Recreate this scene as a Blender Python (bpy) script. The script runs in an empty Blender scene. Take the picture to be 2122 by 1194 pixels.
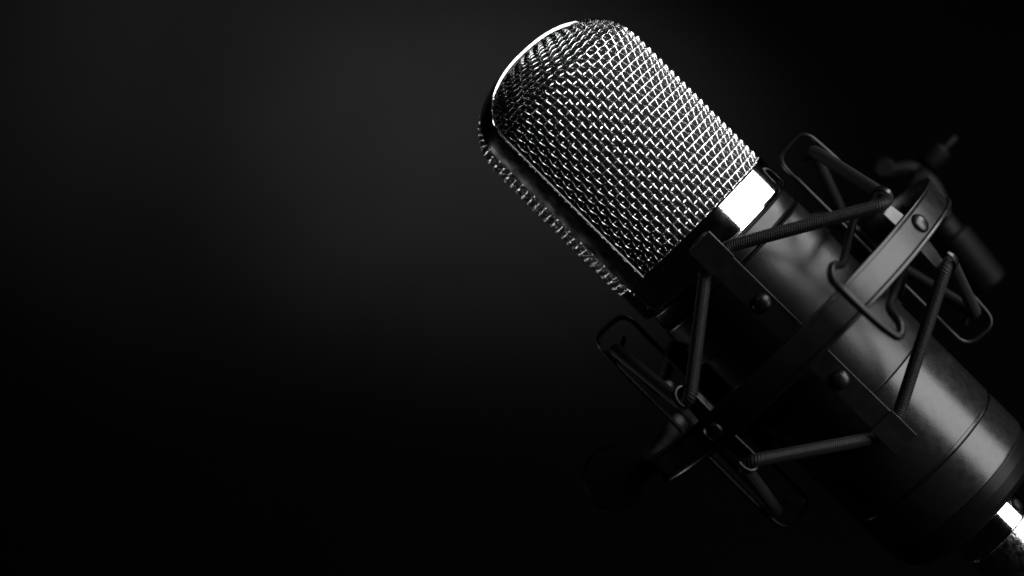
import bpy, math, random
from mathutils import Vector, noise
random.seed(4)
K = 0.0001282          # metres per modelling unit (a unit is about 0.13 mm)
S2 = math.sqrt(.5)
D = 4130.0             # camera distance from the plane of the microphone axis, in units
CU, CV = (1061+597)*S2, (1061-597)*S2
AX = 680.0             # the microphone axis runs along u at v = AX, z = 0
rad = math.radians
col = bpy.context.scene.collection

# ---------- coordinates: u along the microphone (head to tail), v across it, z towards the viewer
def W(u, v, z):
    x = (u+v)*S2; y = (u-v)*S2
    return Vector(((x-1061)*K, -z*K, 1.0-(y-597)*K))
def F(az, u, t, h):    # frame on the mic: azimuth az (deg), tangential t, radial h
    a = rad(az)
    return W(u, AX + h*math.sin(a) + t*math.cos(a), h*math.cos(a) - t*math.sin(a))
def A(x, y, z):        # a point seen at photo position x, y with depth z
    f = (D-z)/D
    u = (x+y)*S2; v = (x-y)*S2
    return W(CU+(u-CU)*f, CV+(v-CV)*f, z)

# ---------- object helpers
def tag(o, label=None, cat=None, kind=None, group=None):
    if label: o['label'] = label
    if cat: o['category'] = cat
    if kind: o['kind'] = kind
    if group: o['group'] = group
    return o
def empty(name, loc):
    o = bpy.data.objects.new(name, None); col.objects.link(o)
    o.location = loc; o.empty_display_size = .01
    o['_org'] = list(loc)
    return o
class MB:
    def __init__(s): s.v = []; s.f = []; s.uv = []; s.hasuv = False
    def add(s, vs, fs, uvs=None):
        b = len(s.v); s.v += [Vector(p) for p in vs]; s.f += [[i+b for i in f] for f in fs]
        if uvs: s.hasuv = True
        s.uv += uvs if uvs else [None]*len(fs)
        return s
    def build(s, name, mat, parent=None, smooth=35, bevel=0, seg=2, sub=0):
        org = Vector(parent['_org']) if parent else Vector((0, 0, 0))
        me = bpy.data.meshes.new(name)
        me.from_pydata([p-org for p in s.v], [], s.f); me.update()
        if s.hasuv:
            l = me.uv_layers.new(name='UVMap')
            k = 0
            for fi, f in enumerate(s.f):
                for j in range(len(f)):
                    l.data[k].uv = s.uv[fi][j] if s.uv[fi] else (0, 0); k += 1
        import bmesh
        bm = bmesh.new(); bm.from_mesh(me); bmesh.ops.recalc_face_normals(bm, faces=bm.faces); bm.to_mesh(me); bm.free()
        me.shade_smooth() if hasattr(me, 'shade_smooth') else None
        for p in me.polygons: p.use_smooth = True
        if not bevel: me.set_sharp_from_angle(angle=rad(smooth))
        me.materials.append(mat)
        o = bpy.data.objects.new(name, me); col.objects.link(o)
        if bevel:
            m = o.modifiers.new('bevel', 'BEVEL'); m.width = bevel*K; m.segments = seg; m.limit_method = 'ANGLE'; m.angle_limit = rad(35)
            m.harden_normals = True
        if parent: o.parent = parent; o['_org'] = parent['_org']
        else: o['_org'] = [0, 0, 0]
        return o
def revolve(mb, prof, n=160, az0=0, az1=360, closed=False, sh=None, pt=None):
    """prof: list of (u, r); sh(az) shifts u"""
    full = abs(az1-az0) >= 359.9
    if not closed:      # support loops, so that smooth shading stays flat on long faces
        q = [prof[0]]
        for a, b in zip(prof, prof[1:]):
            l = math.hypot(b[0]-a[0], b[1]-a[1])
            if l > 5:
                f = 1.2/l
                q += [(a[0]+(b[0]-a[0])*f, a[1]+(b[1]-a[1])*f), (b[0]-(b[0]-a[0])*f, b[1]-(b[1]-a[1])*f)]
            q.append(b)
        prof = q
    m = len(prof); cnt = n if full else n+1
    vs = []
    for i in range(cnt):
        a = az0+(az1-az0)*i/n
        for (u, r) in prof:
            vs.append(pt(u, r, a) if pt else F(a, u+(sh(a) if sh else 0), 0, r))
    fs = []
    for i in range(n):
        i2 = (i+1) % cnt
        for j in range(m if closed else m-1):
            j2 = (j+1) % m
            if prof[j][1] < 1e-6 and prof[j2][1] < 1e-6: continue
            fs.append([i*m+j, i2*m+j, i2*m+j2, i*m+j2])
    if not full and closed:
        fs.append(list(range(m))); fs.append([n*m+j for j in range(m)][::-1])
    return mb.add(vs, fs)
def frames(pts, closed):
    n = len(pts); T = []
    for i in range(n):
        a = pts[i-1] if (i > 0 or closed) else pts[i]
        b = pts[(i+1) % n] if (i < n-1 or closed) else pts[i]
        T.append((b-a).normalized())
    up = Vector((0, 0, 1)) if abs(T[0].z) < .9 else Vector((1, 0, 0))
    N = [(up - T[0]*up.dot(T[0])).normalized()]
    for i in range(1, n):
        v = N[-1] - T[i]*N[-1].dot(T[i]); N.append(v.normalized())
    return T, N
def tube(mb, pts, r, sides=8, closed=False, caps=True, K_=K):
    n = len(pts); T, N = frames(pts, closed)
    vs = []; L = [0]
    for i in range(1, n): L.append(L[-1]+(pts[i]-pts[i-1]).length/K_)
    L.append(L[-1]+(pts[0]-pts[-1]).length/K_)
    tw = 0
    if closed:   # close the twist
        v = N[-1]-T[0]*N[-1].dot(T[0]); v.normalize()
        tw = math.atan2(T[0].dot(v.cross(N[0])), v.dot(N[0]))
    for i in range(n):
        B = T[i].cross(N[i]); rr = (r[i] if isinstance(r, list) else r)*K_
        for k in range(sides):
            a = 2*math.pi*k/sides + tw*i/n
            vs.append(pts[i]+(N[i]*math.cos(a)+B*math.sin(a))*rr)
    fs = []; uv = []
    for i in range(n if closed else n-1):
        i2 = (i+1) % n
        for k in range(sides):
            k2 = (k+1) % sides
            fs.append([i*sides+k, i*sides+k2, i2*sides+k2, i2*sides+k])
            uv.append([(L[i], k/sides), (L[i], (k+1)/sides), (L[i+1], (k+1)/sides), (L[i+1], k/sides)])
    if not closed and caps:
        fs.append(list(range(sides))[::-1]); fs.append([(n-1)*sides+k for k in range(sides)])
        uv += [[(0, 0)]*sides]*2
    return mb.add(vs, fs, uv)
SEC = []
for k in range(12):
    a_ = 2*math.pi*(k+.5)/12; c_, s_ = math.cos(a_), math.sin(a_); e_ = 2/2.4
    SEC.append((math.copysign(abs(c_)**e_, c_), math.copysign(abs(s_)**e_, s_)))
def flatwire(mb, pts, nrms, hw, hh):
    n = len(pts); vs = []; m = len(SEC)
    for i in range(n):
        T = (pts[min(i+1, n-1)]-pts[max(i-1, 0)]).normalized()
        B = T.cross(nrms[i]).normalized(); N = B.cross(T)
        for a, b in SEC: vs.append(pts[i]+(B*a*hw+N*b*hh)*K)
    fs = [[i*m+k, i*m+(k+1) % m, i*m+m+(k+1) % m, i*m+m+k] for i in range(n-1) for k in range(m)]
    fs.append(list(range(m))[::-1]); fs.append([(n-1)*m+k for k in range(m)])
    mb.add(vs, fs)
def fillet(pts, r, seg=6, closed=False):
    out = []; n = len(pts)
    for i in range(n):
        if not closed and i in (0, n-1): out.append(pts[i]); continue
        p = pts[i]; a = pts[i-1]; b = pts[(i+1) % n]
        da = min(r*K, (a-p).length*.48); db = min(r*K, (b-p).length*.48)
        A0 = p+(a-p).normalized()*da; B0 = p+(b-p).normalized()*db
        for s in range(seg+1):
            t = s/seg
            out.append(A0*(1-t)**2 + p*2*t*(1-t) + B0*t*t)
    return out
def resample(pts, step):
    out = [pts[0]]
    for a, b in zip(pts, pts[1:]):
        k = max(1, int((b-a).length/K/step))
        for i in range(1, k+1): out.append(a.lerp(b, i/k))
    return out
def ribbon(mb, az, path, widths, th, toff=0, slope=0):
    """flat strip: path (u,h) in the frame of az, widths tangential, thickness th"""
    n = len(path); vs = []
    for i, (u, h) in enumerate(path):
        a = path[max(i-1, 0)]; b = path[min(i+1, n-1)]
        du, dh = b[0]-a[0], b[1]-a[1]; l = math.hypot(du, dh) or 1
        nu, nh = -dh/l, du/l
        w = widths[i]/2; tt = toff + slope*(u-1645)
        for sgn, s2 in ((-1, -1), (1, -1), (1, 1), (-1, 1)):
            vs.append(F(az, u+nu*th/2*s2, tt+w*sgn, h+nh*th/2*s2))
    fs = [[0, 1, 2, 3], [(n-1)*4+k for k in (3, 2, 1, 0)]]
    for i in range(n-1):
        for k in range(4):
            k2 = (k+1) % 4
            fs.append([i*4+k, i*4+k2, i*4+4+k2, i*4+4+k])
    return mb.add(vs, fs)
def sm2(path, r, seg=5):
    out = []; n = len(path)
    for i, p in enumerate(path):
        if i in (0, n-1): out.append(p); continue
        a, b = path[i-1], path[i+1]
        la = math.hypot(a[0]-p[0], a[1]-p[1]); lb = math.hypot(b[0]-p[0], b[1]-p[1])
        da, db = min(r, la*.48)/la, min(r, lb*.48)/lb
        A0 = (p[0]+(a[0]-p[0])*da, p[1]+(a[1]-p[1])*da); B0 = (p[0]+(b[0]-p[0])*db, p[1]+(b[1]-p[1])*db)
        for s in range(seg+1):
            t = s/seg
            out.append(tuple(A0[q]*(1-t)**2+p[q]*2*t*(1-t)+B0[q]*t*t for q in (0, 1)))
    return out
def dome(mb, az, u, t, h, r, ht, n=28):
    vs = []; fs = []; m = 8
    for i in range(m):
        a = math.pi/2*i/(m)
        for k in range(n):
            b = 2*math.pi*k/n
            vs.append(F(az, u+r*math.cos(a)*math.cos(b), t+r*math.cos(a)*math.sin(b), h+ht*math.sin(a)))
    vs.append(F(az, u, t, h+ht))
    base = [F(az, u+r*math.cos(2*math.pi*k/n), t+r*math.sin(2*math.pi*k/n), h-5) for k in range(n)]
    b0 = len(vs); vs += base
    for i in range(m-1):
        for k in range(n):
            k2 = (k+1) % n; fs.append([i*n+k, i*n+k2, i*n+n+k2, i*n+n+k])
    for k in range(n):
        k2 = (k+1) % n; fs.append([(m-1)*n+k, (m-1)*n+k2, m*n]); fs.append([b0+k, b0+k2, k2, k])
    fs.append([b0+k for k in range(n)][::-1])
    return mb.add(vs, fs)
def cyl(mb, a, b, prof, n=48):
    """lathe along a->b; prof: list of (fraction, radius in units)"""
    d = b-a; T = d.normalized(); up = Vector((0, 0, 1)) if abs(T.z) < .9 else Vector((1, 0, 0))
    N = (up-T*up.dot(T)).normalized(); B = T.cross(N); m = len(prof)
    vs = []
    for f, r in prof:
        for k in range(n):
            q = 2*math.pi*k/n
            vs.append(a+d*f+(N*math.cos(q)+B*math.sin(q))*r*K)
    fs = [[k for k in range(n)][::-1], [(m-1)*n+k for k in range(n)]]
    for i in range(m-1):
        for k in range(n):
            k2 = (k+1) % n; fs.append([i*n+k, i*n+k2, i*n+n+k2, i*n+n+k])
    return mb.add(vs, fs)

# ---------- materials
def mat(name, base, rough, metal=0, bump=None, spec=.5, coat=0, rvar=0, rscale=60, dust=0):
    m = bpy.data.materials.new(name); m.use_nodes = True; nt = m.node_tree; p = nt.nodes['Principled BSDF']
    p.inputs['Base Color'].default_value = (base, base, base, 1); p.inputs['Roughness'].default_value = rough
    p.inputs['Metallic'].default_value = metal; p.inputs['Specular IOR Level'].default_value = spec
    p.inputs['Coat Weight'].default_value = coat; p.inputs['Coat Roughness'].default_value = .2
    tc = nt.nodes.new('ShaderNodeTexCoord')
    if bump:
        sc, st, dist = bump
        nz = nt.nodes.new('ShaderNodeTexNoise'); nz.inputs['Scale'].default_value = sc; nz.inputs['Detail'].default_value = 3
        bp = nt.nodes.new('ShaderNodeBump'); bp.inputs['Strength'].default_value = st; bp.inputs['Distance'].default_value = dist
        nt.links.new(tc.outputs['Object'], nz.inputs['Vector']); nt.links.new(nz.outputs['Fac'], bp.inputs['Height'])
        nt.links.new(bp.outputs['Normal'], p.inputs['Normal'])
    if rvar:
        nz = nt.nodes.new('ShaderNodeTexNoise'); nz.inputs['Scale'].default_value = rscale; nz.inputs['Detail'].default_value = 6
        mr = nt.nodes.new('ShaderNodeMapRange'); mr.inputs['From Min'].default_value = .3; mr.inputs['From Max'].default_value = .7
        mr.inputs['To Min'].default_value = rough-rvar; mr.inputs['To Max'].default_value = rough+rvar
        nt.links.new(tc.outputs['Object'], nz.inputs['Vector']); nt.links.new(nz.outputs['Fac'], mr.inputs['Value'])
        nt.links.new(mr.outputs['Result'], p.inputs['Roughness'])
    if dust:
        vz = nt.nodes.new('ShaderNodeTexVoronoi'); vz.inputs['Scale'].default_value = 420
        lt = nt.nodes.new('ShaderNodeMath'); lt.operation = 'LESS_THAN'; lt.inputs[1].default_value = .07
        n2 = nt.nodes.new('ShaderNodeTexNoise'); n2.inputs['Scale'].default_value = 90
        gt = nt.nodes.new('ShaderNodeMath'); gt.operation = 'GREATER_THAN'; gt.inputs[1].default_value = .62
        ml = nt.nodes.new('ShaderNodeMath'); ml.operation = 'MULTIPLY'
        mx = nt.nodes.new('ShaderNodeMix'); mx.data_type = 'RGBA'
        mx.inputs['A'].default_value = (base, base, base, 1); mx.inputs['B'].default_value = (dust, dust, dust, 1)
        nt.links.new(tc.outputs['Object'], vz.inputs['Vector']); nt.links.new(tc.outputs['Object'], n2.inputs['Vector'])
        nt.links.new(vz.outputs['Distance'], lt.inputs[0]); nt.links.new(n2.outputs['Fac'], gt.inputs[0])
        nt.links.new(lt.outputs[0], ml.inputs[0]); nt.links.new(gt.outputs[0], ml.inputs[1])
        nt.links.new(ml.outputs[0], mx.inputs['Factor']); nt.links.new(mx.outputs['Result'], p.inputs['Base Color'])
    return m
M_wire = mat('chrome_wire', .92, .14, 1, rvar=.05, rscale=900)
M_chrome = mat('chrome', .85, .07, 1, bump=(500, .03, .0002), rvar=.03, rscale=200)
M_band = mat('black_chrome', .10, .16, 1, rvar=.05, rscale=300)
M_body = mat('satin_black_paint', .0025, .33, 0, bump=(900, .12, .0002), spec=.28, dust=.05, rvar=.03, rscale=300)
M_low = mat('satin_black_sleeve', .004, .27, 0, bump=(1500, .08, .0002), spec=.36, rvar=.04, rscale=500, dust=.05)
M_cap = mat('black_rim', .002, .35, 0, spec=.08, rvar=.05)
M_ring = mat('black_enamel', .0025, .30, 0, bump=(700, .06, .0002), spec=.3, rvar=.04, rscale=200, dust=.05)
M_bar = mat('black_steel', .0025, .34, 0, bump=(900, .1, .0002), spec=.25, rvar=.05, rscale=300, dust=.05)
M_wirek = mat('black_wire', .003, .28, 0, bump=(800, .06, .0002), spec=.16, rvar=.04)
M_rub = mat('black_rubber', .0015, .5, 0, bump=(900, .1, .0002), spec=.06, rvar=.05)
M_in = mat('inner_screen', .003, .5, 0, bump=(2600, .9, .0006), spec=.25)
M_knurl = mat('worn_chrome', .7, .16, 1, bump=(1300, .35, .0003), rvar=.06, rscale=800)
def cordmat():
    m = bpy.data.materials.new('braided_cord'); m.use_nodes = True; nt = m.node_tree; p = nt.nodes['Principled BSDF']
    p.inputs['Roughness'].default_value = .55; p.inputs['Specular IOR Level'].default_value = .15
    p.inputs['Base Color'].default_value = (.0028, .0028, .0028, 1)
    p.inputs['Sheen Weight'].default_value = .015; p.inputs['Sheen Roughness'].default_value = .4
    uv = nt.nodes.new('ShaderNodeUVMap'); uv.uv_map = 'UVMap'
    sp = nt.nodes.new('ShaderNodeSeparateXYZ'); nt.links.new(uv.outputs['UV'], sp.inputs[0])
    def mth(op, a, b=None):
        n = nt.nodes.new('ShaderNodeMath'); n.operation = op
        for i, q in enumerate((a, b)):
            if q is None: continue
            if isinstance(q, (int, float)): n.inputs[i].default_value = q
            else: nt.links.new(q, n.inputs[i])
        return n.outputs[0]
    s1 = mth('SINE', mth('ADD', mth('MULTIPLY', sp.outputs[0], 2*math.pi/4.6), mth('MULTIPLY', sp.outputs[1], 2*math.pi*3)))
    s2 = mth('SINE', mth('MULTIPLY', sp.outputs[1], 2*math.pi*9))
    nz = nt.nodes.new('ShaderNodeTexNoise'); nz.inputs['Scale'].default_value = 1500
    tc = nt.nodes.new('ShaderNodeTexCoord'); nt.links.new(tc.outputs['Object'], nz.inputs['Vector'])
    hgt = mth('ADD', mth('ADD', s1, mth('MULTIPLY', s2, .35)), mth('MULTIPLY', nz.outputs['Fac'], 1.2))
    bp = nt.nodes.new('ShaderNodeBump'); bp.inputs['Strength'].default_value = .6; bp.inputs['Distance'].default_value = .0001
    nt.links.new(hgt, bp.inputs['Height']); nt.links.new(bp.outputs['Normal'], p.inputs['Normal'])
    return m
M_cord = cordmat()

# ================= MICROPHONE =================
mic = empty('microphone', W(2110, AX, 0))
tag(mic, 'large black studio microphone with a domed chrome mesh head, tilted head up to the left', 'microphone')
R = 198.0; UB = 1342.0; UT = 850.0; HD = 112.0; NE = 2.3
def rprof(u):
    if u >= UT+HD: return R
    q = (UT+HD-u)/HD
    return R*max(0, 1-q**NE)**(1/NE)
def uprof(r):      # top height at radius r
    return UT+HD-HD*max(0, 1-(r/R)**NE)**(1/NE)
HAZ = -56.5        # the side band lies in the plane through the axis at this azimuth
HW = 28.0
aw, an = rad(HAZ), rad(HAZ+90)
def H(u, w, d):    # head frame: w along the band plane, d along the front normal
    return W(u, AX+w*math.sin(aw)+d*math.sin(an), w*math.cos(aw)+d*math.cos(an))

def rprof2(u):     # the mesh is pressed flatter towards the top than the band
    q = max(0, (UT+150-u)/150)
    return R*max(0, 1-min(q, 1)**2.0)**.5
def squash(u): return rprof2(u)/max(rprof(u), 1e-3) if UT < u < UT+150 else (1.0 if u >= UT+150 else .7)
def dsurf(u, w): return math.sqrt(max(rprof(u)**2-w*w, 0))*squash(u)
def crimp(x, k=.35):
    c = math.cos(math.pi*x); return k*c+(1-k)*math.asin(max(-1, min(1, c*.985)))/1.397
def grille(front, name, pitch=14.6, up=16.8, wr=2.5, amp=3.6, amp2=1.9):
    sg = 1 if front else -1
    phimax = math.acos(HW/R)
    nw = int(2*phimax*R/pitch); 
    phis = [(-phimax+2*phimax*(i+.5)/nw) for i in range(nw)]
    # arc-length table along a wire at lateral position w
    def table(w):
        pts = []; rend = math.hypot(w, HW*.9)
        utop = uprof(min(rend, R*.9999))
        n = 160; L = 0; prev = None
        for k in range(n+1):
            q = k/n
            if q < .45: u = UB-(UB-(UT+HD))*q/.45
            else:
                # even steps in angle over the dome
                a = (q-.45)/.55; u = (UT+HD)-((UT+HD)-utop)*math.sin(a*math.pi/2)
            d = dsurf(u, w)
            if prev: L += math.hypot(u-prev[0], d-prev[1])
            pts.append((L, u, d)); prev = (u, d)
        return pts
    def at(tab, s):
        lo, hi = 0, len(tab)-1
        if s >= tab[-1][0]: return None
        while hi-lo > 1:
            m = (lo+hi)//2
            if tab[m][0] <= s: lo = m
            else: hi = m
        f = (s-tab[lo][0])/max(1e-9, tab[hi][0]-tab[lo][0])
        return tab[lo][1]+(tab[hi][1]-tab[lo][1])*f, tab[lo][2]+(tab[hi][2]-tab[lo][2])*f
    def nrm(u, w, d):
        e = .5
        if u < UT+3: return Vector((-1, 0, 0))
        d0 = max(dsurf(u, w), 1.0)
        # implicit surface d - dsurf(u, w), scaled by d to stay finite at the edge
        gu = -(dsurf(u+e, w)**2-dsurf(max(u-e, UT+.01), w)**2)/(4*e)
        q = squash(u)
        g = Vector((gu, w*q*q, d0))
        return g.normalized()
    def P(u, w, d, off):
        g = nrm(u, w, d)
        off += -3.5 if front else 5.0*min(1, max(0, (d-HW)/40))-1.5
        p0 = H(u+g[0]*off, w+g[1]*off, sg*(d+g[2]*off))
        return p0, (H(u+g[0], w+g[1], sg*(d+g[2]))-H(u, w, sg*d)).normalized()
    mb = MB(); sides = 7
    tabs = {}
    for i, ph in enumerate(phis):
        w = R*math.sin(ph); tab = table(w); tot = tab[-1][0]
        jit = random.uniform(-.25, .25)
        pts = []; n = int(tot/(up/8))
        for k in range(n+1):
            s = k*up/8
            q = at(tab, s)
            if q is None: break
            c = crimp(s/up+i)
            wob = jit+.3*math.sin(s*.013+i)
            pts.append(P(q[0], w+wob, q[1], amp*c))
        if len(pts) > 3: flatwire(mb, [p[0] for p in pts], [p[1] for p in pts], 1.8, 1.65)
    ntop = int((table(0)[-1][0])/up)
    for j in range(ntop+1):
        s = j*up; segs = [[]]
        nn = nw*8
        jit = random.uniform(-.3, .3)
        for k in range(nn+1):
            ph = -phimax+2*phimax*k/nn; w = R*math.sin(ph)*.9995
            key = k
            if key not in tabs: tabs[key] = table(w)
            q = at(tabs[key], s+jit)
            if q is None:
                if segs[-1]: segs.append([])
                continue
            ii = k/8-.5
            c = -crimp(j+ii, 1.0)
            segs[-1].append(P(q[0], w, q[1], amp2*c))
        for pts in segs:
            if len(pts) > 3: flatwire(mb, [p[0] for p in pts], [p[1] for p in pts], 1.8, 1.65)
    return mb.build(name, M_wire, mic, smooth=80)
g1 = grille(True, 'mesh_grille'); g1['label'] = 'bright chrome woven front mesh'
g2 = grille(False, 'mesh_grille'); g2['label'] = 'rear woven mesh behind the side band'

# side band over the head (an inverted U)
def band_path(off):
    pts = []
    for k in range(26): pts.append((UB+6-(UB+6-(UT+HD))*k/26, R+off))
    n = 120
    for k in range(n+1):
        a = math.pi*k/n; c = math.cos(a); s = math.sin(a)
        # superellipse, evenly stepped
        w = math.copysign(abs(c)**(2/NE), c)*(R); u = UT+HD-HD*abs(s)**(2/NE)
        g = Vector((-(abs((UT+HD-u)/HD)**(NE-1))/HD, math.copysign(abs(w/R)**(NE-1), w)/R)).normalized()
        pts.append((u+g[0]*off, w+g[1]*off))
    for k in range(26): pts.append((UT+HD+(UB+6-(UT+HD))*(k+1)/26, -(R+off)))
    return pts
mb = MB()
# cross-section of the band: (d, offset out of the mesh surface), with rounded lips
sec = [(HW-1.5, -9), (HW+1.2, -4), (HW+1.6, 1.5), (HW+.4, 4.0), (HW-3.5, 6.8), (HW-8, 7.4), (0, 7.8),
       (-HW+8, 7.4), (-HW+3.5, 6.8), (-HW-.4, 4.0), (-HW-1.6, 1.5), (-HW-1.2, -4), (-HW+1.5, -9)]
paths = {o: band_path(o) for o in set(s[1] for s in sec)}
n = len(paths[-9]); vs = []; fs = []; m = len(sec)
for i in range(n):
    for d, o in sec:
        u, w = paths[o][i]; vs.append(H(u, w, d))
for i in range(n-1):
    for j in range(m):
        j2 = (j+1) % m; fs.append([i*m+j, i*m+j2, i*m+m+j2, i*m+m+j])
mb.add(vs, fs); mb.build('side_band', M_band, mic, smooth=50)
# lips along both band edges: front chrome, rear coloured black in place of shade
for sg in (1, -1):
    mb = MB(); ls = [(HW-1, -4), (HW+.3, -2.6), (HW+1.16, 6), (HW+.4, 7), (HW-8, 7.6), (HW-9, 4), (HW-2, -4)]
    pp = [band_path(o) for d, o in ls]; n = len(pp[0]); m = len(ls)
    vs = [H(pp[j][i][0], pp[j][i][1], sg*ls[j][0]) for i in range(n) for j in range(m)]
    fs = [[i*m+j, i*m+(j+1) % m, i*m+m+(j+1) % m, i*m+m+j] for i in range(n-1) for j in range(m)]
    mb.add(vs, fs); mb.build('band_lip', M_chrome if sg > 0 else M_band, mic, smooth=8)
# fine inner screen behind the woven wires
mb = MB(); prof = []
for k in range(40): prof.append((UT+9+HD*(1-math.cos(k/39*math.pi/2)), max(.0, (R-9)*(rprof(UT+.01+HD*(1-math.cos(k/39*math.pi/2)))/R))))
prof[0] = (UT+9, 0.0); prof += [(1200, R-9), (UB+4, R-9)]
def inner_pt(u, r_, a):
    return H(u, r_*math.sin(rad(a)), r_*math.cos(rad(a))*min(1, squash(max(u-6, UT+.5)))*(.985 if u < UT+150 else 1))
prof = prof[:-2]+[(UT+HD+(UB+4-UT-HD)*k/24, R-9) for k in range(25)]
revolve(mb, prof, 140, pt=inner_pt); mb.build('inner_screen', M_in, mic)

# chrome collar
mb = MB()
revolve(mb, [(UB+4, 150), (UB+1, 196), (UB, 199), (UB+1.5, 202), (UB+5, 203), (1409, 203), (1414, 202), (1418, 198), (1419, 194), (1419, 150)], 200)
mb.build('collar', M_chrome, mic, smooth=40)
mb = MB()
revolve(mb, [(1419.5, 160), (1419.5, 186), (1424, 189), (1452, 190), (1457, 188), (1459, 184), (1459, 160)], 180)
mb.build('neck', M_body, mic, smooth=40)
mb = MB()
revolve(mb, [(1459.5, 150), (1459.5, 186), (1462, 190), (1466, 191.5), (1824, 191.5), (1826, 190.5), (1826.5, 180)], 200)
mb.build('body', M_body, mic, smooth=40)
mb = MB()
revolve(mb, [(1827, 170), (1827, 190.5), (1829, 191.8), (2011, 191.8), (2012.5, 190), (2013, 184), (2020, 184), (2020.5, 189.5), (2022, 191.3), (2104, 191.3), (2108, 190), (2110, 186), (2110, 170)], 200)
mb.build('lower_sleeve', M_low, mic, smooth=40)
mb = MB()
revolve(mb, [(2110.5, 160), (2110.5, 187), (2114, 187.5), (2135, 184), (2160, 174), (2172, 162), (2176, 150), (2176, 100), (2170, 96), (2170, 0)], 180)
mb.build('end_cap', M_cap, mic, smooth=40)

# ================= CABLE PLUG =================
plug = empty('cable_plug', W(2172, AX, 0))
tag(plug, 'shiny chrome cable plug pushed into the tail of the microphone', 'plug')
mb = MB(); revolve(mb, [(2171, 0), (2171, 82), (2174, 87), (2237, 88), (2240, 86), (2241, 80), (2241, 0)], 120)
mb.build('barrel', M_chrome, plug, smooth=40)
mb = MB(); revolve(mb, [(2241.5, 0), (2241.5, 83), (2244, 86), (2330, 87), (2400, 84), (2404, 78), (2404, 0)], 120)
mb.build('sleeve', M_knurl, plug, smooth=40)
mb = MB(); dome(mb, 47, 2214, 0, 86, 15, 9); mb.build('release_button', M_cap, plug)
mb = MB(); revolve(mb, [(2404.5, 0), (2404.5, 74), (2420, 70), (2560, 48), (2566, 40), (2566, 0)], 80); mb.build('boot', M_rub, plug)
mb = MB(); tube(mb, fillet([W(2560, AX, 0), W(2800, AX, 0), W(3100, AX-60, -200), W(3600, AX-60, -900)], 200, 10), 24, 16); mb.build('cable', M_rub, plug)

# ================= SHOCK MOUNT =================
mount = empty('shock_mount', W(1645, AX, 0))
tag(mount, 'black spider shock mount with a metal hoop and elastic cords clamped around the microphone body', 'shock mount')
UC = 1648.0
rsh = lambda a: -10*math.cos(rad(a))
mb = MB()
revolve(mb, [(UC-33, 399), (UC-33, 411), (UC-31.5, 413), (UC-28, 413.4), (UC-25, 412), (UC-23, 407.5), (UC+23, 407.5), (UC+25, 412), (UC+28, 413.4), (UC+31.5, 413), (UC+33, 411), (UC+33, 399), (UC+30, 397), (UC-30, 397)], 220, closed=True, sh=rsh)
mb.build('outer_hoop', M_ring, mount, smooth=40)

# long flat clamp bars, front and back
AZN = -6.3
for az in (AZN, 180+AZN):
    mb = MB(); top = 262; bot = 222; U0, U1 = 1367, 1926
    path = sm2([(1430, bot), (U0, bot), (U0, top), (1440, top), (1850, top), (U1, top), (U1, bot), (1862, bot)], 7, 4)
    ribbon(mb, az, path, [52]*len(path), 5, toff=0, slope=.010 if az == AZN else 0)
    bar = mb.build('clamp_bar', M_bar, mount, bevel=1.6)
    for (a, b) in ((1364.5, 1433), (1860, 1928.5)):
        mb = MB(); p = sm2([(a, bot-2) if a < 1500 else (a, top+4), (a, top+4)] if False else [(a, top+4.8), (b, top+4.8)], 4)
        ribbon(mb, az, p, [57]*len(p), 4, toff=0, slope=.010 if az == AZN else 0)
        o = mb.build('end_clip', M_bar, bar, bevel=1.2)
    for u in (1535, 1748):
        mb = MB(); dome(mb, az, u, .01*(u-1645) if az == AZN else 0, top+2.5, 19.5, 13); mb.build('rivet', M_bar, bar)

# spring straps hugging the body round the back, open on the lit side
for u in (1535, 1748):
    mb = MB()
    revolve(mb, [(u-22, 194.5), (u-22, 199), (u+22, 199), (u+22, 194.5)], 120, AZN, -270+4, closed=True)
    mb.build('clamp_strap', M_bar, mount)
    for az in (AZN, 180+AZN):
        mb = MB(); dome(mb, az, u, 0, 199, 10, 26); mb.build('strap_post', M_bar, mount)

# curved rubber jaw behind the straps on the dark side
mb = MB()
revolve(mb, [(1490, 201), (1490, 222), (1498, 230), (1786, 230), (1794, 222), (1794, 201)], 60, -82, -215, closed=True)
mb.build('jaw_pad', M_rub, mount)

# side wire frames
for sg in (1, -1):
    az = 90*sg
    pts = [F(az, 1372, 0, 224), F(az, 1366, 0, 306), F(az, 1450, 0, 312), F(az, 1860, 0, 312), F(az, 1932, 0, 306), F(az, 1926, 0, 228)]
    mb = MB(); tube(mb, resample(fillet(pts, 30, 8, closed=True), 60), 5.2, 12, closed=True)
    fr = mb.build('wire_frame', M_wirek, mount)
    for u0, u1 in ((1437, 1408), (1862, 1890)):
        mb = MB(); tube(mb, [F(az, u0, 0, 311), F(az, (u0+u1)/2, 0, 282), F(az, u1, 0, 258)], [5, 5, 4.5], 10)
        mb.build('cord_pin', M_rub, fr)

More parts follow.
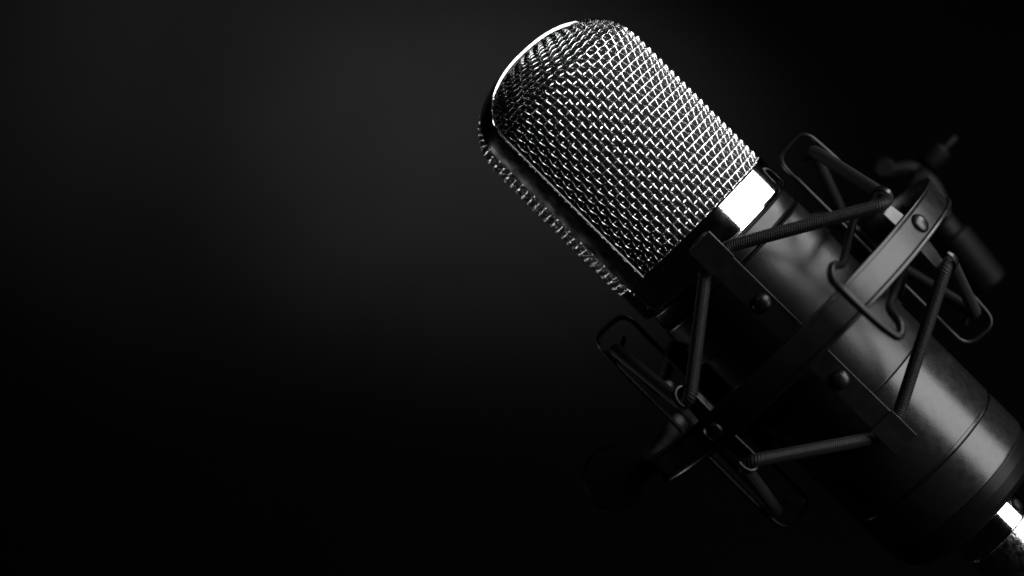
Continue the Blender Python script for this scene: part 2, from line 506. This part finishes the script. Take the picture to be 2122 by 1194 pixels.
# hook plates riveted inside the hoop
for az in (43, -42, 137, -137):
    mb = MB(); c = UC+rsh(az)
    half = [(20, 394), (60, 390), (80, 386), (98, 388), (108, 398), (107, 412), (98, 421), (86, 424), (74, 420)]
    hw = {20: 42, 60: 36, 80: 29, 98: 24, 108: 20, 107: 17, 86: 13, 74: 10}
    left = [(c-a, h) for a, h in half][::-1]; right = [(c+a, h) for a, h in half]
    path = sm2(left+right, 8, 4)
    def wd(u, h):
        d = abs(u-c)
        base = 43-16*min(1, (d/105)**1.6)
        if h > 396: base = 24-10*min(1, (h-396)/28)
        if h > 415: base = 15-7*max(0, min(1, (104-d)/30))
        return base
    ribbon(mb, az, path, [wd(*p) for p in path], 4)
    hp = mb.build('hook_plate', M_ring, mount, bevel=1.2)
    mb = MB(); dome(mb, az+(3 if az == 43 else 0), c, 0, 407, 21, 11); mb.build('rivet', M_ring, hp)

# elastic cords: one zigzag loop at each end of the cage
def cord(ut, uh, ue, us):
    P = []
    seq = [(AZN, 'bar'), (43, 'hook'), (90, 'side'), (137, 'hook'), (180+AZN, 'bar'), (-137, 'hook'), (-90, 'side'), (-42, 'hook')]
    for az, k in seq:
        if k == 'bar': P += [F(az, ut, -30, 240), F(az, ut, 30, 240)]
        elif k == 'hook': P += [F(az, uh, -13, 402), F(az, uh, 13, 402)]
        else: P += [F(az, us, -12, 290), F(az, us, 12, 290)]
    return resample(fillet(P, 16, 5, closed=True), 14)
for a in ((1413, UC-85, 0, 1416), (1882, UC+85, 0, 1884)):
    mb = MB(); tube(mb, cord(*a), 13.2, 18, closed=True)
    mb.build('elastic_cord', M_cord, mount)

# bent wire squeeze handle in front of the hoop
pts = [F(88, 1545, 0, 208), A(1778, 432, 110), A(1762, 480, 220), A(1745, 552, 372), A(1722, 548, 410), A(1722, 582, 446), A(1755, 611, 462),
       A(1803, 657, 466), A(1836, 684, 462), A(1866, 703, 450), A(1868, 672, 428), A(1840, 640, 392), A(1852, 608, 320), A(1868, 566, 210), A(1876, 540, 110), F(88, 1748, 0, 208)]
mb = MB(); tube(mb, resample(fillet(pts, 26, 7), 12), 8.4, 14)
h = mb.build('squeeze_handle', M_wirek, mount)

# swivel bracket behind the hoop
mb = MB(); b0 = MB()
cyl(mb, A(1948, 462, -400), A(2052, 590, -400), [(0, 30), (.02, 34), (.2, 34), (.22, 40), (.24, 44), (.96, 44), (1, 40)], 40)
sw = mb.build('swivel_barrel', M_rub, mount)
for k in range(10):
    f = .3+.062*k
    mb_ = MB(); a = A(1948, 462, -400).lerp(A(2052, 590, -400), f); b = A(1948, 462, -400).lerp(A(2052, 590, -400), f+.03)
    cyl(mb_, a, b, [(0, 44), (.2, 46), (.8, 46), (1, 44)], 40)
    b0.v, b0.f, b0.uv = b0.v+mb_.v, b0.f+[[i+len(b0.v) for i in fc] for fc in mb_.f], b0.uv+mb_.uv
b0.build('grip_ribs', M_rub, sw)
mb = MB()
cyl(mb, A(1893, 368, -400), A(1980, 284, -400), [(0, 5), (.03, 9), (.30, 9), (.31, 24), (.36, 27), (.66, 27), (.70, 23), (.71, 9), (.97, 9), (1, 7)], 32)
mb.build('tightening_screw', M_rub, mount)
mb = MB(); cyl(mb, A(1832, 348, -430), A(1832, 348, -370), [(0, 24), (.85, 24), (1, 19)], 32); mb.build('pivot_boss', M_bar, mount)
mb = MB()
tube(mb, fillet([A(1815, 362, -400), A(1860, 352, -400), A(1900, 350, -400), A(1945, 400, -400), A(1960, 480, -400)], 40, 6), [17]*2+[17]*40 if False else 20, 8)
mb.build('swivel_arm', M_rub, mount)
mb = MB()
tube(mb, fillet([F(112, UC+3, 0, 400), A(1900, 372, -380), A(1915, 352, -380)], 20, 5), 15, 8)
mb.build('hoop_lug', M_rub, mount)
# round tension knob on the dark side of the hoop
mb = MB(); cyl(mb, A(1276, 990, -75), A(1276, 990, -25), [(0, 64), (.1, 70), (.85, 70), (1, 63)], 64)
kb = mb.build('tension_knob', M_rub, mount)
mb = MB(); tube(mb, [A(1276, 990, -50), A(1375, 962, -60)], 16, 12); mb.build('knob_stem', M_bar, kb)

# stray fibre caught on the mesh
fib = MB(); tube(fib, fillet([A(1250, 50, 20), A(1240, 32, 30), A(1222, 18, 30), A(1208, 10, 20)], 10, 5), .35, 5)
ft = fib.build('fibre', M_rub); tag(ft, 'thin stray fibre sticking up from the top of the mesh head', 'fibre')

# ================= BACKDROP =================
mb = MB(); ZB = -2600
vs = []; fs = []; nx, ny = 60, 40
for j in range(ny+1):
    for i in range(nx+1):
        x = -6500+13000*i/nx; y = -4500+9000*j/ny
        vs.append(Vector((x*K, -ZB*K + .004*noise.noise(Vector((x*.0006, y*.0006, 3))), 1+y*K)))
for j in range(ny):
    for i in range(nx): fs.append([j*(nx+1)+i, j*(nx+1)+i+1, (j+1)*(nx+1)+i+1, (j+1)*(nx+1)+i])
mb.add(vs, fs)
bd = bpy.data.materials.new('backdrop_paper'); bd.use_nodes = True; nt = bd.node_tree; p = nt.nodes['Principled BSDF']
p.inputs['Roughness'].default_value = .9; p.inputs['Specular IOR Level'].default_value = .02
tc = nt.nodes.new('ShaderNodeTexCoord')
nz = nt.nodes.new('ShaderNodeTexNoise'); nz.inputs['Scale'].default_value = 9; nz.inputs['Detail'].default_value = 5; nz.inputs['Roughness'].default_value = .55
cr = nt.nodes.new('ShaderNodeMapRange'); cr.inputs['From Min'].default_value = .3; cr.inputs['From Max'].default_value = .7
cr.inputs['To Min'].default_value = .00078; cr.inputs['To Max'].default_value = .00128
nt.links.new(tc.outputs['Object'], nz.inputs['Vector']); nt.links.new(nz.outputs['Fac'], cr.inputs['Value']); nt.links.new(cr.outputs['Result'], p.inputs['Base Color'])
b = mb.build('backdrop', bd); tag(b, 'plain dark backdrop', None, kind='structure')

# ================= LIGHT =================
def aim(o, tgt):
    o.rotation_euler = (Vector(tgt)-o.location).to_track_quat('-Z', 'Y').to_euler()
def area(name, loc, tgt, sx, sy, power, spread=180, roll=None):
    l = bpy.data.lights.new(name, 'AREA'); l.shape = 'RECTANGLE'; l.size = sx; l.size_y = sy; l.energy = power; l.spread = rad(spread)
    o = bpy.data.objects.new(name, l); col.objects.link(o); o.location = loc
    d = (Vector(tgt)-Vector(loc)).normalized()
    if roll is None: aim(o, tgt)
    else:     # roll: world direction of the lamp's local X
        z = -d; x = (Vector(roll)-z*Vector(roll).dot(z)).normalized(); y = z.cross(x)
        from mathutils import Matrix
        o.rotation_euler = Matrix((x, y, z)).transposed().to_euler()
    return o
udir = (W(1, 0, 0)-W(0, 0, 0)).normalized()
ang = 62; dist = 2600
def softbox(name, u0, u1, ang0, ang1, dist, tu, power, spread):
    # a lamp standing along the microphone from u0 to u1 on the side of increasing v
    P0 = lambda u, a: W(u, AX+dist*math.sin(rad(a)), dist*math.cos(rad(a)))
    am = (ang0+ang1)/2; h = 2*dist*math.tan(rad((ang1-ang0)/2))
    o = area(name, P0((u0+u1)/2, am), W((u0+u1)/2, AX, 0), (u1-u0)*K, h*K, power, spread, udir)
    return o
softbox('softbox', 820, 5000, 34, 77, 2600, 0, 2.15, 130)
area('rear_mesh_fill', W(650, AX-3400*math.sin(rad(55)), -1950), W(1150, AX-150, 0), 900*K, 500*K, .007, 28, udir)  # added fill with no known source, gives the rear mesh faint glints
softbox('collar_fill', 1150, 1800, 76, 105, 2600, 0, .22, 120)  # lamp added to carry the collar's bright patch round to its right edge
area('glint_fill', W(-1600, AX+100, 3000), W(1200, AX, 0), 500*K, 500*K, .02, 120)  # extra weak light, put in only for thin glints on wires and edges
# lights on the backdrop
def spot(name, pos, tgt, e, size, sx):
    sl = bpy.data.lights.new(name, 'SPOT'); sl.energy = e; sl.spot_size = rad(size); sl.spot_blend = 1; sl.shadow_soft_size = .03
    so = bpy.data.objects.new(name, sl); col.objects.link(so)
    so.location = pos; aim(so, tgt); so.scale = (sx, 1, 1)
spot('backdrop_lamp', A(900, -900, -600), A(1030, 290, ZB), 31, 33, 1.6)
spot('backdrop_lamp', A(200, -1100, -600), A(450, 150, ZB), 18, 40, 1.6)

w = bpy.data.worlds.new('World'); bpy.context.scene.world = w; w.use_nodes = True
w.node_tree.nodes['Background'].inputs[0].default_value = (1, 1, 1, 1); w.node_tree.nodes['Background'].inputs[1].default_value = .0008

# ================= CAMERA =================
cam = bpy.data.cameras.new('camera'); co = bpy.data.objects.new('camera', cam); col.objects.link(co)
co.location = (0, -D*K, 1.0); co.rotation_euler = (rad(90), 0, 0)
cam.sensor_width = 36; cam.lens = 36*D/2122; cam.clip_start = .01; cam.clip_end = 20
cam.dof.use_dof = True; cam.dof.focus_distance = (D-165)*K; cam.dof.aperture_fstop = 5.6
sc = bpy.context.scene; sc.camera = co
sc.render.resolution_x = 1024; sc.render.resolution_y = 576
sc.view_settings.view_transform = 'Standard'; sc.view_settings.look = 'None'; sc.view_settings.exposure = 0; sc.view_settings.gamma = 1
for o in list(bpy.data.objects):
    if '_org' in o: del o['_org']
